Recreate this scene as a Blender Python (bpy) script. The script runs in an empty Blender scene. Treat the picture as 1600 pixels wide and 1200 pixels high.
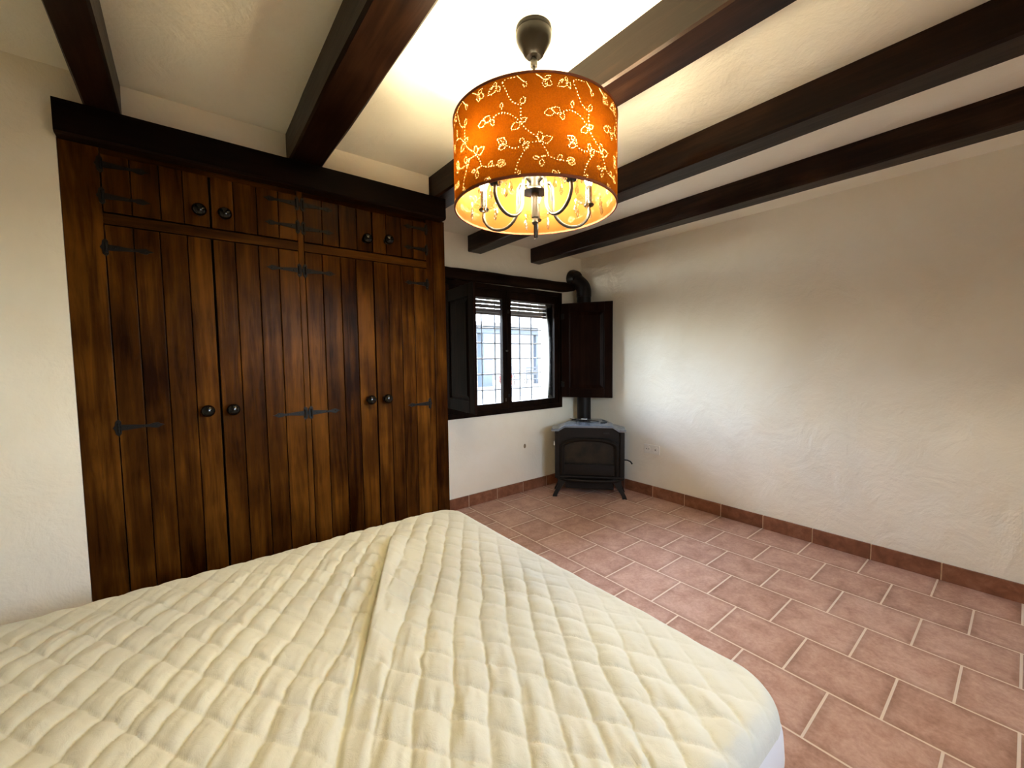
import bpy, math, random
import numpy as np
from mathutils import Vector, Matrix, noise
random.seed(7)
np.random.seed(7)
PI = math.pi
scene = bpy.context.scene
COL = scene.collection

# ------------------------------------------------------------------ helpers
class MB:
    """collects shapes and links them as one mesh object"""
    def __init__(self):
        self.v = []; self.f = []; self.m = []
    def add(self, vs, fs, mi=0):
        o = len(self.v)
        self.v += [tuple(p) for p in vs]
        self.f += [tuple(i + o for i in f) for f in fs]
        self.m += [mi] * len(fs)
        return self
    def box(self, x0, x1, y0, y1, z0, z1, mi=0, b=0.0):
        if b <= 0:
            vs = [(x, y, z) for z in (z0, z1) for y in (y0, y1) for x in (x0, x1)]
            fs = [(0, 2, 3, 1), (4, 5, 7, 6), (0, 1, 5, 4), (2, 6, 7, 3), (0, 4, 6, 2), (1, 3, 7, 5)]
            return self.add(vs, fs, mi)
        import bmesh
        bm = bmesh.new()
        bmesh.ops.create_cube(bm, size=1)
        for p in bm.verts:
            p.co = Vector(((x0 + x1) / 2 + p.co.x * (x1 - x0), (y0 + y1) / 2 + p.co.y * (y1 - y0), (z0 + z1) / 2 + p.co.z * (z1 - z0)))
        bmesh.ops.bevel(bm, geom=bm.edges[:], offset=b, segments=2, affect='EDGES', profile=0.6)
        bm.verts.index_update()
        self.add([p.co[:] for p in bm.verts], [tuple(q.index for q in f.verts) for f in bm.faces], mi)
        bm.free()
        return self
    def obox(self, M, sx, sy, sz, mi=0, b=0.0):
        """box with half sizes, placed by matrix"""
        t = MB().box(-sx, sx, -sy, sy, -sz, sz, 0, b)
        return self.add([(M @ Vector(p))[:] for p in t.v], t.f, mi)
    def lathe(self, prof, c=(0, 0, 0), n=32, mi=0, axis=None):
        """prof: list of (r, z); revolved about z (or about axis) through c"""
        vs = []; fs = []
        k = len(prof)
        R = Matrix.Identity(3)
        if axis is not None:
            R = Vector((0, 0, 1)).rotation_difference(Vector(axis).normalized()).to_matrix()
        for i in range(n):
            a = 2 * PI * i / n
            for r, z in prof:
                p = R @ Vector((r * math.cos(a), r * math.sin(a), z))
                vs.append((c[0] + p.x, c[1] + p.y, c[2] + p.z))
        for i in range(n):
            j = (i + 1) % n
            for s in range(k - 1):
                fs.append((i * k + s, j * k + s, j * k + s + 1, i * k + s + 1))
        return self.add(vs, fs, mi)
    def tube(self, pts, r, n=12, mi=0, cap=True):
        pts = [Vector(p) for p in pts]
        rs = r if isinstance(r, (list, tuple)) else [r] * len(pts)
        vs = []; fs = []
        up = None
        for i, p in enumerate(pts):
            t = (pts[min(i + 1, len(pts) - 1)] - pts[max(i - 1, 0)]).normalized()
            if up is None:
                up = t.orthogonal().normalized()
            up = (up - t * up.dot(t)).normalized()
            w = t.cross(up)
            for k in range(n):
                a = 2 * PI * k / n
                vs.append((p + (up * math.cos(a) + w * math.sin(a)) * rs[i])[:])
        for i in range(len(pts) - 1):
            for k in range(n):
                l = (k + 1) % n
                fs.append((i * n + k, i * n + l, (i + 1) * n + l, (i + 1) * n + k))
        if cap:
            fs.append(tuple(reversed(range(n))))
            fs.append(tuple((len(pts) - 1) * n + k for k in range(n)))
        return self.add(vs, fs, mi)
    def prism(self, poly, d, M=None, mi=0):
        """poly: (x, z) outline extruded in y from 0 to d"""
        n = len(poly)
        vs = [(x, 0, z) for x, z in poly] + [(x, d, z) for x, z in poly]
        fs = [tuple(range(n)), tuple(reversed(range(n, 2 * n)))]
        for i in range(n):
            j = (i + 1) % n
            fs.append((j, i, i + n, j + n))
        if M is not None:
            vs = [(M @ Vector(p))[:] for p in vs]
        return self.add(vs, fs, mi)
    def sphere(self, c, r, n=16, m=10, mi=0, sz=1.0):
        prof = [(max(1e-5, r * math.sin(PI * i / m)), -r * sz * math.cos(PI * i / m)) for i in range(m + 1)]
        return self.lathe(prof, c, n, mi)
    def build(self, name, mats, parent=None, smooth=False, angle=40):
        me = bpy.data.meshes.new(name)
        me.from_pydata(self.v, [], self.f)
        if not isinstance(mats, (list, tuple)):
            mats = [mats]
        for m in mats:
            me.materials.append(m)
        if len(mats) > 1:
            me.polygons.foreach_set('material_index', self.m)
        me.validate()
        import bmesh
        bm = bmesh.new(); bm.from_mesh(me)
        bmesh.ops.recalc_face_normals(bm, faces=bm.faces[:])
        bm.to_mesh(me); bm.free()
        if smooth:
            me.shade_smooth()
            me.set_sharp_from_angle(angle=math.radians(angle))
        me.update()
        o = bpy.data.objects.new(name, me)
        COL.objects.link(o)
        if parent is not None:
            o.parent = parent
        return o

def tag(o, label=None, cat=None, group=None, kind=None):
    if label: o['label'] = label
    if cat: o['category'] = cat
    if group: o['group'] = group
    if kind: o['kind'] = kind
    return o

def thing(name, label, cat, loc=(0, 0, 0), rz=0.0, group=None, kind=None):
    o = bpy.data.objects.new(name, None)
    o.empty_display_size = 0.1
    COL.objects.link(o)
    o.location = loc
    o.rotation_euler = (0, 0, rz)
    return tag(o, label, cat, group, kind)

# ------------------------------------------------------------------ materials
def new_mat(name):
    m = bpy.data.materials.new(name)
    m.use_nodes = True
    nt = m.node_tree
    nt.nodes.clear()
    out = nt.nodes.new('ShaderNodeOutputMaterial')
    return m, nt, out

def N(nt, typ, **kw):
    n = nt.nodes.new(typ)
    for k, v in kw.items():
        setattr(n, k, v)
    return n

def L(nt, a, b):
    nt.links.new(a, b)

def pbr(nt, out, base=(0.8, 0.8, 0.8), rough=0.5, metal=0.0, spec=0.5):
    p = N(nt, 'ShaderNodeBsdfPrincipled')
    p.inputs['Base Color'].default_value = (*base, 1)
    p.inputs['Roughness'].default_value = rough
    p.inputs['Metallic'].default_value = metal
    p.inputs['Specular IOR Level'].default_value = spec
    L(nt, p.outputs[0], out.inputs[0])
    return p

def ramp(nt, fac, stops):
    r = N(nt, 'ShaderNodeValToRGB')
    e = r.color_ramp.elements
    while len(e) < len(stops):
        e.new(0.5)
    for i, (pos, c) in enumerate(stops):
        e[i].position = pos
        e[i].color = (*c, 1) if len(c) == 3 else c
    L(nt, fac, r.inputs[0])
    return r.outputs[0]

def coords(nt, scale=(1, 1, 1), kind='Object'):
    tc = N(nt, 'ShaderNodeTexCoord')
    mp = N(nt, 'ShaderNodeMapping')
    mp.inputs['Scale'].default_value = scale
    L(nt, tc.outputs[kind], mp.inputs[0])
    return mp.outputs[0]

def noise_tex(nt, vec, scale, detail=4, rough=0.55, dist=0.0):
    n = N(nt, 'ShaderNodeTexNoise')
    n.inputs['Scale'].default_value = scale
    n.inputs['Detail'].default_value = detail
    n.inputs['Roughness'].default_value = rough
    n.inputs['Distortion'].default_value = dist
    L(nt, vec, n.inputs['Vector'])
    return n.outputs['Fac']

def bump(nt, h, p, strength=0.3, dist=0.01):
    b = N(nt, 'ShaderNodeBump')
    b.inputs['Strength'].default_value = strength
    b.inputs['Distance'].default_value = dist
    L(nt, h, b.inputs['Height'])
    L(nt, b.outputs[0], p.inputs['Normal'])
    return b

def math_node(nt, op, a, b=None, c=None):
    n = N(nt, 'ShaderNodeMath', operation=op)
    for i, x in enumerate((a, b, c)):
        if x is None: continue
        if isinstance(x, (int, float)): n.inputs[i].default_value = x
        else: L(nt, x, n.inputs[i])
    return n.outputs[0]

def simple(name, base, rough=0.5, metal=0.0, spec=0.5, var=0.0, scale=30, bmp=0.0):
    m, nt, out = new_mat(name)
    p = pbr(nt, out, base, rough, metal, spec)
    if var > 0 or bmp > 0:
        f = noise_tex(nt, coords(nt), scale, 5)
        if var > 0:
            lo = tuple(max(0, c * (1 - var)) for c in base); hi = tuple(min(1, c * (1 + var)) for c in base)
            L(nt, ramp(nt, f, [(0.3, lo), (0.7, hi)]), p.inputs['Base Color'])
        if bmp > 0:
            bump(nt, f, p, bmp, 0.004)
    return m

def plaster(name, base, warm=0.06):
    m, nt, out = new_mat(name)
    p = pbr(nt, out, base, 0.88, 0, 0.25)
    c = coords(nt)
    big = noise_tex(nt, c, 1.3, 4, 0.6, 0.4)
    lo = (base[0] * 0.93, base[1] * 0.90, base[2] * 0.85)
    L(nt, ramp(nt, big, [(0.3, lo), (0.68, base)]), p.inputs['Base Color'])
    mid = noise_tex(nt, c, 4.5, 5, 0.6, 0.5)
    fine = noise_tex(nt, c, 85, 4, 0.6)
    h = math_node(nt, 'MULTIPLY_ADD', mid, 6.0, math_node(nt, 'MULTIPLY', fine, 0.55))
    bump(nt, h, p, 0.5, 0.0045)
    return m

def wood(name, dark, mid, light, axis='z', rough=0.38, fine=70, bmp=0.25, spec=0.5, island=0.35, coat=0.0):
    m, nt, out = new_mat(name)
    p = pbr(nt, out, mid, rough, 0, spec)
    s = {'x': (0.07, 1, 1), 'y': (1, 0.07, 1), 'z': (1, 1, 0.07)}[axis]
    geo = N(nt, 'ShaderNodeNewGeometry')
    tc = N(nt, 'ShaderNodeTexCoord')
    off = N(nt, 'ShaderNodeVectorMath', operation='SCALE')
    cmb = N(nt, 'ShaderNodeCombineXYZ')
    for i in range(3): L(nt, geo.outputs['Random Per Island'], cmb.inputs[i])
    L(nt, cmb.outputs[0], off.inputs[0]); off.inputs['Scale'].default_value = 37.0
    ad = N(nt, 'ShaderNodeVectorMath', operation='ADD')
    L(nt, tc.outputs['Object'], ad.inputs[0]); L(nt, off.outputs[0], ad.inputs[1])
    mp = N(nt, 'ShaderNodeMapping'); mp.inputs['Scale'].default_value = s
    L(nt, ad.outputs[0], mp.inputs[0])
    g1 = noise_tex(nt, mp.outputs[0], fine, 6, 0.62, 0.6)
    g2 = noise_tex(nt, mp.outputs[0], fine * 0.22, 4, 0.55, 1.2)
    kn = noise_tex(nt, ad.outputs[0], 3.0, 3, 0.5, 0.3)
    f = math_node(nt, 'MULTIPLY_ADD', g2, 0.55, math_node(nt, 'MULTIPLY', g1, 0.45))
    f = math_node(nt, 'ADD', f, math_node(nt, 'MULTIPLY', math_node(nt, 'SUBTRACT', geo.outputs['Random Per Island'], 0.5), island))
    f = math_node(nt, 'ADD', f, math_node(nt, 'MULTIPLY', math_node(nt, 'SUBTRACT', kn, 0.5), 0.5))
    L(nt, ramp(nt, f, [(0.33, dark), (0.51, mid), (0.70, light)]), p.inputs['Base Color'])
    r = N(nt, 'ShaderNodeMapRange')
    r.inputs['To Min'].default_value = rough + 0.12; r.inputs['To Max'].default_value = rough - 0.08
    L(nt, g1, r.inputs[0]); L(nt, r.outputs[0], p.inputs['Roughness'])
    bump(nt, g1, p, bmp, 0.003)
    if coat > 0:
        p.inputs['Coat Weight'].default_value = coat; p.inputs['Coat IOR'].default_value = 1.65; p.inputs['Coat Roughness'].default_value = 0.22
    return m

M = {}
M['plaster'] = plaster('white_plaster', (0.88, 0.83, 0.71))
M['ceiling'] = plaster('ceiling_plaster', (0.88, 0.85, 0.745))
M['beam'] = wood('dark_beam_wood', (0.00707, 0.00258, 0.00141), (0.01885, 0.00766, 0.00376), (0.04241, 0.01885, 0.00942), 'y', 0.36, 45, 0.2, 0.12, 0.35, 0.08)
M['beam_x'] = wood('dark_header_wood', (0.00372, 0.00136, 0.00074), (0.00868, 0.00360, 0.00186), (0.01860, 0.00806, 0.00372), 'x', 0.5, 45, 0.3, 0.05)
M['ward'] = wood('stained_pine', (0.012, 0.0030, 0.0005), (0.050, 0.0165, 0.0023), (0.130, 0.047, 0.0068), 'z', 0.27, 48, 0.35, 0.03, 0.14)
M['ward_x'] = wood('stained_pine_rail', (0.014, 0.0042, 0.0008), (0.054, 0.019, 0.003), (0.12, 0.045, 0.0075), 'x', 0.30, 48, 0.3, 0.03, 0.1)
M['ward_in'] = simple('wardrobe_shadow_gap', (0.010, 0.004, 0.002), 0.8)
M['win'] = wood('dark_window_wood', (0.00372, 0.00149, 0.00074), (0.00930, 0.00372, 0.00186), (0.01860, 0.00806, 0.00434), 'z', 0.38, 55, 0.2, 0.05, 0.1)
M['shutter'] = wood('shutter_wood', (0.00434, 0.00118, 0.00056), (0.00930, 0.00279, 0.00124), (0.01736, 0.00620, 0.00310), 'z', 0.40, 55, 0.2, 0.06, 0.1)
M['iron'] = simple('black_iron', (0.006, 0.0045, 0.0035), 0.45, 0.0, 0.2, 0.3, 60, 0.15)
M['hinge'] = simple('dark_iron_hinge', (0.006, 0.004, 0.0025), 0.45, 0.0, 0.15, 0.3, 80, 0.15)
M['knob'] = simple('black_knob', (0.004, 0.003, 0.0022), 0.14, 0.0, 0.35)
M['stove'] = simple('cast_iron', (0.011, 0.0072, 0.0045), 0.6, 0.0, 0.22, 0.25, 120, 0.15)
M['stove_top'] = simple('window_reflection_top', (0.20, 0.225, 0.26), 0.25, 0.3, 0.6, 0.15, 25, 0.05)  # pale blue of the reflected window is put into the base colour
M['stove_glass'] = simple('sooty_glass', (0.020, 0.013, 0.006), 0.45, 0, 0.25, 0.7, 9)
M['pipe'] = simple('stove_pipe_paint', (0.007, 0.0045, 0.0034), 0.4, 0.0, 0.2, 0.2, 30)
M['white_plastic'] = simple('cream_plastic', (0.85, 0.82, 0.74), 0.35)
M['dark'] = simple('dark_hole', (0.01, 0.01, 0.01), 0.8)
M['silver'] = simple('brushed_nickel', (0.075, 0.07, 0.062), 0.4, 1.0)
M['bronze'] = simple('dark_bronze', (0.006, 0.0045, 0.003), 0.35, 0.0, 0.15)
M['grout'] = simple('pale_grout', (0.62, 0.45, 0.33), 0.9, 0, 0.2, 0.12, 40)
M['paper'] = simple('white_paper', (0.8, 0.8, 0.78), 0.7)
M['stain'] = simple('brown_wall_stain', (0.28, 0.2, 0.11), 0.9)
M['grille'] = simple('painted_iron_bars', (0.012, 0.018, 0.026), 0.5, 0.2)
M['slat'] = simple('pinkish_shutter_slats', (0.045, 0.033, 0.029), 0.5)
M['outside_white'] = plaster('sunny_whitewash', (0.11, 0.11, 0.108))
M['terrace'] = simple('pale_terrace', (0.15, 0.132, 0.10), 0.85, 0, 0.2, 0.08, 3)
M['post'] = simple('blue_grey_post', (0.018, 0.028, 0.042), 0.6)
M['leaf'] = simple('yellow_green_leaves', (0.10, 0.12, 0.025), 0.6, 0, 0.3, 0.4, 12)
M['flower'] = simple('red_flowers', (0.22, 0.03, 0.025), 0.6)
M['pot'] = simple('clay_pot', (0.42, 0.20, 0.12), 0.8)
M['chair'] = simple('grey_metal_chair', (0.012, 0.013, 0.016), 0.5)
M['base'] = simple('bed_base_fabric', (0.5, 0.47, 0.42), 0.9)
M['blackened'] = simple('blackened_metal', (0.01, 0.009, 0.008), 0.35, 0.4)

def floor_mat():
    m, nt, out = new_mat('terracotta_tiles')
    p = pbr(nt, out, (0.3, 0.15, 0.1), 0.5, 0, 0.4)
    tc = N(nt, 'ShaderNodeTexCoord')
    sep = N(nt, 'ShaderNodeSeparateXYZ'); L(nt, tc.outputs['Object'], sep.inputs[0])
    u = math_node(nt, 'SUBTRACT', math_node(nt, 'MULTIPLY', sep.outputs[1], -1.0), 0.474 - 0.165 - 0.33 * 4)
    v = math_node(nt, 'SUBTRACT', math_node(nt, 'MULTIPLY', sep.outputs[0], -1.0), 0.300 - 0.3195 * 4)
    cb = N(nt, 'ShaderNodeCombineXYZ'); L(nt, u, cb.inputs[0]); L(nt, v, cb.inputs[1])
    def brick(mortar, smooth):
        b = N(nt, 'ShaderNodeTexBrick')
        b.offset = 0.5; b.offset_frequency = 2; b.squash = 1.0
        L(nt, cb.outputs[0], b.inputs['Vector'])
        b.inputs['Scale'].default_value = 1.0
        b.inputs['Mortar Size'].default_value = mortar
        b.inputs['Mortar Smooth'].default_value = smooth
        b.inputs['Bias'].default_value = 0.0
        b.inputs['Brick Width'].default_value = 0.33
        b.inputs['Row Height'].default_value = 0.3195
        b.inputs['Color1'].default_value = (0, 0, 0, 1)
        b.inputs['Color2'].default_value = (1, 1, 1, 1)
        b.inputs['Mortar'].default_value = (0.5, 0.5, 0.5, 1)
        return b
    b1 = brick(0.0048, 0.15)
    b2 = brick(0.045, 1.0)
    c = tc.outputs['Object']
    n1 = noise_tex(nt, c, 9, 6, 0.6, 0.5)
    n2 = noise_tex(nt, c, 55, 5, 0.65)
    n3 = noise_tex(nt, c, 0.9, 2, 0.5)
    f = math_node(nt, 'MULTIPLY_ADD', n1, 0.60, math_node(nt, 'MULTIPLY', n2, 0.40))
    f = math_node(nt, 'ADD', f, math_node(nt, 'MULTIPLY', math_node(nt, 'SUBTRACT', b1.outputs['Color'], 0.5), 0.10))
    f = math_node(nt, 'ADD', f, math_node(nt, 'MULTIPLY', math_node(nt, 'SUBTRACT', n3, 0.5), 0.12))
    col = ramp(nt, f, [(0.34, (0.39, 0.205, 0.14)), (0.5, (0.54, 0.315, 0.23)), (0.66, (0.67, 0.435, 0.34))])
    # fired darker rim of every tile
    rim = N(nt, 'ShaderNodeMix', data_type='RGBA', blend_type='MULTIPLY')
    L(nt, math_node(nt, 'MULTIPLY', b2.outputs['Fac'], 0.55), rim.inputs['Factor'])
    L(nt, col, rim.inputs[6]); rim.inputs[7].default_value = (0.62, 0.55, 0.5, 1)
    mx = N(nt, 'ShaderNodeMix', data_type='RGBA')
    L(nt, b1.outputs['Fac'], mx.inputs['Factor'])
    L(nt, rim.outputs[2], mx.inputs[6]); mx.inputs[7].default_value = (0.84, 0.68, 0.54, 1)
    L(nt, mx.outputs[2], p.inputs['Base Color'])
    rr = N(nt, 'ShaderNodeMapRange'); rr.inputs['To Min'].default_value = 0.36; rr.inputs['To Max'].default_value = 0.55
    L(nt, n1, rr.inputs[0]); L(nt, rr.outputs[0], p.inputs['Roughness'])
    h = math_node(nt, 'SUBTRACT', math_node(nt, 'MULTIPLY', f, 0.35), math_node(nt, 'MULTIPLY', b1.outputs['Fac'], 1.0))
    bump(nt, h, p, 0.45, 0.003)
    return m
M['floor'] = floor_mat()

def skirting_mat():
    m, nt, out = new_mat('terracotta_skirting')
    p = pbr(nt, out, (0.22, 0.09, 0.05), 0.5, 0, 0.4)
    geo = N(nt, 'ShaderNodeNewGeometry')
    n1 = noise_tex(nt, coords(nt), 14, 6, 0.6, 0.5)
    f = math_node(nt, 'ADD', n1, math_node(nt, 'MULTIPLY', math_node(nt, 'SUBTRACT', geo.outputs['Random Per Island'], 0.5), 0.15))
    L(nt, ramp(nt, f, [(0.3, (0.15, 0.053, 0.024)), (0.55, (0.235, 0.092, 0.045)), (0.75, (0.31, 0.14, 0.078))]), p.inputs['Base Color'])
    bump(nt, n1, p, 0.25, 0.003)
    return m
M['skirting'] = skirting_mat()

def cloth_mat(name, base, bmp=0.2):
    m, nt, out = new_mat(name)
    p = pbr(nt, out, base, 0.85, 0, 0.2)
    p.inputs['Sheen Weight'].default_value = 0.25
    p.inputs['Sheen Roughness'].default_value = 0.5
    c = coords(nt)
    f = noise_tex(nt, c, 420, 3, 0.6)
    g = noise_tex(nt, c, 26, 5, 0.6, 0.8)
    h = math_node(nt, 'MULTIPLY_ADD', g, 2.2, math_node(nt, 'MULTIPLY', f, 0.25))
    bump(nt, h, p, bmp, 0.003)
    b = noise_tex(nt, c, 3, 3)
    L(nt, ramp(nt, b, [(0.35, tuple(x * 0.95 for x in base)), (0.65, base)]), p.inputs['Base Color'])
    return m
M['quilt'] = cloth_mat('cream_quilted_cotton', (0.685, 0.66, 0.52), 0.45)
M['skirt'] = cloth_mat('white_side_cotton', (0.80, 0.78, 0.73), 0.1)

def fabric_translucent(name, diff, trans, mixf, transparent=0.0, weave=False):
    m, nt, out = new_mat(name)
    d = N(nt, 'ShaderNodeBsdfDiffuse'); d.inputs[0].default_value = (*diff, 1)
    t = N(nt, 'ShaderNodeBsdfTranslucent'); t.inputs[0].default_value = (*trans, 1)
    if weave:
        n = noise_tex(nt, coords(nt, (1, 1, 1)), 260, 4, 0.7)
        L(nt, ramp(nt, n, [(0.3, tuple(x * 0.8 for x in diff)), (0.7, tuple(min(1, x * 1.15) for x in diff))]), d.inputs[0])
        L(nt, ramp(nt, n, [(0.3, tuple(x * 0.78 for x in trans)), (0.7, tuple(min(1, x * 1.2) for x in trans))]), t.inputs[0])
    mx = N(nt, 'ShaderNodeMixShader'); mx.inputs[0].default_value = mixf
    L(nt, d.outputs[0], mx.inputs[1]); L(nt, t.outputs[0], mx.inputs[2])
    last = mx.outputs[0]
    if transparent > 0:
        tr = N(nt, 'ShaderNodeBsdfTransparent')
        m2 = N(nt, 'ShaderNodeMixShader'); m2.inputs[0].default_value = transparent
        L(nt, last, m2.inputs[1]); L(nt, tr.outputs[0], m2.inputs[2]); last = m2.outputs[0]
    L(nt, last, out.inputs[0])
    return m
M['shade'] = fabric_translucent('orange_shade_fabric', (0.23, 0.072, 0.009), (0.082, 0.029, 0.0022), 0.5, 0, True)
M['lining'] = fabric_translucent('cream_shade_lining', (0.075, 0.038, 0.010), (0.7, 0.42, 0.15), 0.42)
M['perforated'] = fabric_translucent('perforated_lining', (0.4, 0.33, 0.22), (0.085, 0.066, 0.036), 0.6, 0.02)

def glass_mat(name, tint=(1, 1, 1), gloss=0.08, rough=0.02):
    m, nt, out = new_mat(name)
    tr = N(nt, 'ShaderNodeBsdfTransparent'); tr.inputs[0].default_value = (*tint, 1)
    gl = N(nt, 'ShaderNodeBsdfGlossy'); gl.inputs['Roughness'].default_value = rough
    fr = N(nt, 'ShaderNodeFresnel'); fr.inputs['IOR'].default_value = 1.45
    mx = N(nt, 'ShaderNodeMixShader')
    L(nt, math_node(nt, 'ADD', fr.outputs[0], gloss), mx.inputs[0])
    L(nt, tr.outputs[0], mx.inputs[1]); L(nt, gl.outputs[0], mx.inputs[2])
    L(nt, mx.outputs[0], out.inputs[0])
    return m
M['glass'] = glass_mat('window_glass', (0.97, 0.985, 1.0), 0.01)
M['crystal'] = glass_mat('cut_crystal', (0.80, 0.80, 0.78), 0.10, 0.08)

def emit(name, col, strength):
    m, nt, out = new_mat(name)
    e = N(nt, 'ShaderNodeEmission')
    e.inputs[0].default_value = (*col, 1); e.inputs[1].default_value = strength
    L(nt, e.outputs[0], out.inputs[0])
    return m
BULB = 300.0
M['bulb'] = emit('lit_bulb', (1.0, 0.85, 0.54), BULB)

SKY = 3.1
SUN = 3.6
EXPO = 1.8


# ------------------------------------------------------------------ dimensions
CEIL = 2.52
XL, YF = -4.50, -4.25          # left wall, wall behind the camera
YW = -0.90                     # wardrobe front / wall beside it

# ------------------------------------------------------------------ room shell
tag(MB().box(XL - 0.3, 0.3, YF - 0.3, 0.35, -0.1, 0.0).build('floor', M['floor']), kind='structure')
tag(MB().box(XL - 0.3, 0.3, YF - 0.3, 0.35, CEIL, CEIL + 0.12).build('ceiling', M['ceiling']), kind='structure')
WX0, WX1, WZ0, WZ1 = -1.79, -0.36, 0.885, 2.07
w = MB()
w.box(-2.9, WX0, 0, 0.33, 0, CEIL).box(WX1, 0.3, 0, 0.33, 0, CEIL).box(WX0, WX1, 0, 0.33, 0, WZ0).box(WX0, WX1, 0, 0.33, WZ1, CEIL)
wall_back = tag(w.build('wall_back', M['plaster']), kind='structure')
tag(MB().box(0, 0.3, YF, 0, 0, CEIL).build('wall_right', M['plaster']), kind='structure')
tag(MB().box(XL - 0.25, XL, YF, YW, 0, CEIL).build('wall_left', M['plaster']), kind='structure')
w = MB()
w.box(XL, -3.944, YW, YW + 0.12, 0, CEIL).box(-3.944, -2.372, YW, YW + 0.12, 2.2625, CEIL)
tag(w.build('wall_rear', M['plaster']), kind='structure')
FX0, FX1, FZ0, FZ1 = -2.9, -1.9, 1.2, 2.15
w = MB()
w.box(XL - 0.25, FX0, YF - 0.3, YF, 0, CEIL).box(FX1, 0.3, YF - 0.3, YF, 0, CEIL).box(FX0, FX1, YF - 0.3, YF, 0, FZ0).box(FX0, FX1, YF - 0.3, YF, FZ1, CEIL)
tag(w.build('wall_front', M['plaster']), kind='structure')
# window behind the photographer
w2 = thing('window_2', None, None, ((FX0 + FX1) / 2, YF, FZ0), kind='structure')
f = MB(); hw = (FX1 - FX0) / 2; hh = FZ1 - FZ0
f.box(-hw, -hw + 0.07, -0.1, -0.03, 0, hh).box(hw - 0.07, hw, -0.1, -0.03, 0, hh).box(-hw + 0.07, hw - 0.07, -0.1, -0.03, 0, 0.07)
f.box(-hw + 0.07, hw - 0.07, -0.1, -0.03, hh - 0.07, hh).box(-0.05, 0.05, -0.1, -0.03, 0.07, hh - 0.07)
f.build('window_frame', M['win'], w2)
MB().box(-hw + 0.07, -0.05, -0.07, -0.064, 0.07, hh - 0.07).build('glass_pane', M['glass'], w2)
MB().box(0.05, hw - 0.07, -0.07, -0.064, 0.07, hh - 0.07).build('glass_pane', M['glass'], w2)

# skirting tiles, one every third of a metre
def skirting(name, cuts, fn):
    t = MB()
    for a, b in zip(cuts[:-1], cuts[1:]):
        x0, x1, y0, y1 = fn(a, b, 0.0035, 0.014)
        t.box(x0, x1, y0, y1, 0, 0.107, 0, 0.002)
    o = tag(t.build(name, M['skirting']), kind='structure')
    x0, x1, y0, y1 = fn(cuts[0], cuts[-1], 0.0, 0.0105)
    MB().box(x0, x1, y0, y1, 0, 0.105).build('grout', M['grout'], o)
yc = [-0.015, -0.297] + [-0.631 - 0.333 * k for k in range(11)] + [YF]
skirting('baseboard_right', yc, lambda a, b, g, d: (-d, 0, b + g, a - g))
xc = [0.0, -0.235] + [-0.568 - 0.333 * k for k in range(6)]
skirting('baseboard_back', xc, lambda a, b, g, d: (b + g, a - g, -d, 0))

MB().sphere((0, 0, 0), 0.016, 12, 8, 0, 1.5).build('stain', M['stain'], wall_back).location = (-0.863, 0.0, 0.477)
bpy.data.objects['stain'].scale = (1, 0.12, 1)

# ------------------------------------------------------------------ ceiling beams
def rough_box(x0, x1, y0, y1, z0, z1, axis, amp=0.004, step=0.09, bev=0.012, seed=0, flat_top=True):
    """hand hewn timber: bevelled section swept along an axis with a little wander"""
    b = bev
    if axis == 'y':
        a0, a1, c0, c1 = x0, x1, z0, z1; s0, s1 = y0, y1
    else:
        a0, a1, c0, c1 = y0, y1, z0, z1; s0, s1 = x0, x1
    sec = [(a0 + b, c0), (a0 + (a1 - a0) * 0.5, c0), (a1 - b, c0), (a1, c0 + b), (a1, (c0 + c1) / 2), (a1, c1), (a0, c1), (a0, (c0 + c1) / 2), (a0, c0 + b)]
    n = max(2, int(abs(s1 - s0) / step))
    m = MB(); vs = []; fs = []; k = len(sec)
    for i in range(n + 1):
        s = s0 + (s1 - s0) * i / n
        for j, (a, c) in enumerate(sec):
            q = Vector((s * 1.7, j * 2.3, seed * 9.1))
            da = noise.noise(q) * amp + noise.noise(Vector((s * 6, j * 3.1, seed * 4.4))) * amp * 0.4
            dc = noise.noise(q + Vector((5, 9, 2))) * amp
            if j in (5, 6) and flat_top: dc = 0
            vs.append((a + da, s, c + dc) if axis == 'y' else (s, a + da, c + dc))
    for i in range(n):
        for j in range(k):
            l = (j + 1) % k
            fs.append((i * k + j, i * k + l, (i + 1) * k + l, (i + 1) * k + j))
    fs.append(tuple(range(k))); fs.append(tuple(n * k + j for j in reversed(range(k))))
    return m.add(vs, fs)

BEAMS = [(-3.858, -3.752, YW, 'dark brown ceiling beam at the far left, above the left end of the wardrobe'),
         (-3.155, -3.000, YW, 'dark ceiling beam ending over the middle of the wardrobe, left of the lamp'),
         (-2.362, -2.212, 0.0, 'brown ceiling beam lit bright by the lamp, right behind the orange lampshade'),
         (-1.524, -1.375, 0.0, 'dark ceiling beam second from the white right wall'),
         (-0.761, -0.635, 0.0, 'dark ceiling beam nearest the white right wall, ending above the stove')]
for i, (x0, x1, ye, lab) in enumerate(BEAMS):
    bo = rough_box(x0, x1, YF + 0.001, ye - 0.001, 2.376, CEIL, 'y', 0.0035, 0.1, 0.008, i).build('ceiling_beam', M['beam'], None, True, 30)
    tag(bo, lab, 'beam', 'ceiling beams')
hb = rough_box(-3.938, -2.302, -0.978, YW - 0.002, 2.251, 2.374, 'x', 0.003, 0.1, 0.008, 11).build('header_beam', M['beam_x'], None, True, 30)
tag(hb, 'dark horizontal timber header running along the top of the wardrobe under the beams', 'beam')

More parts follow.
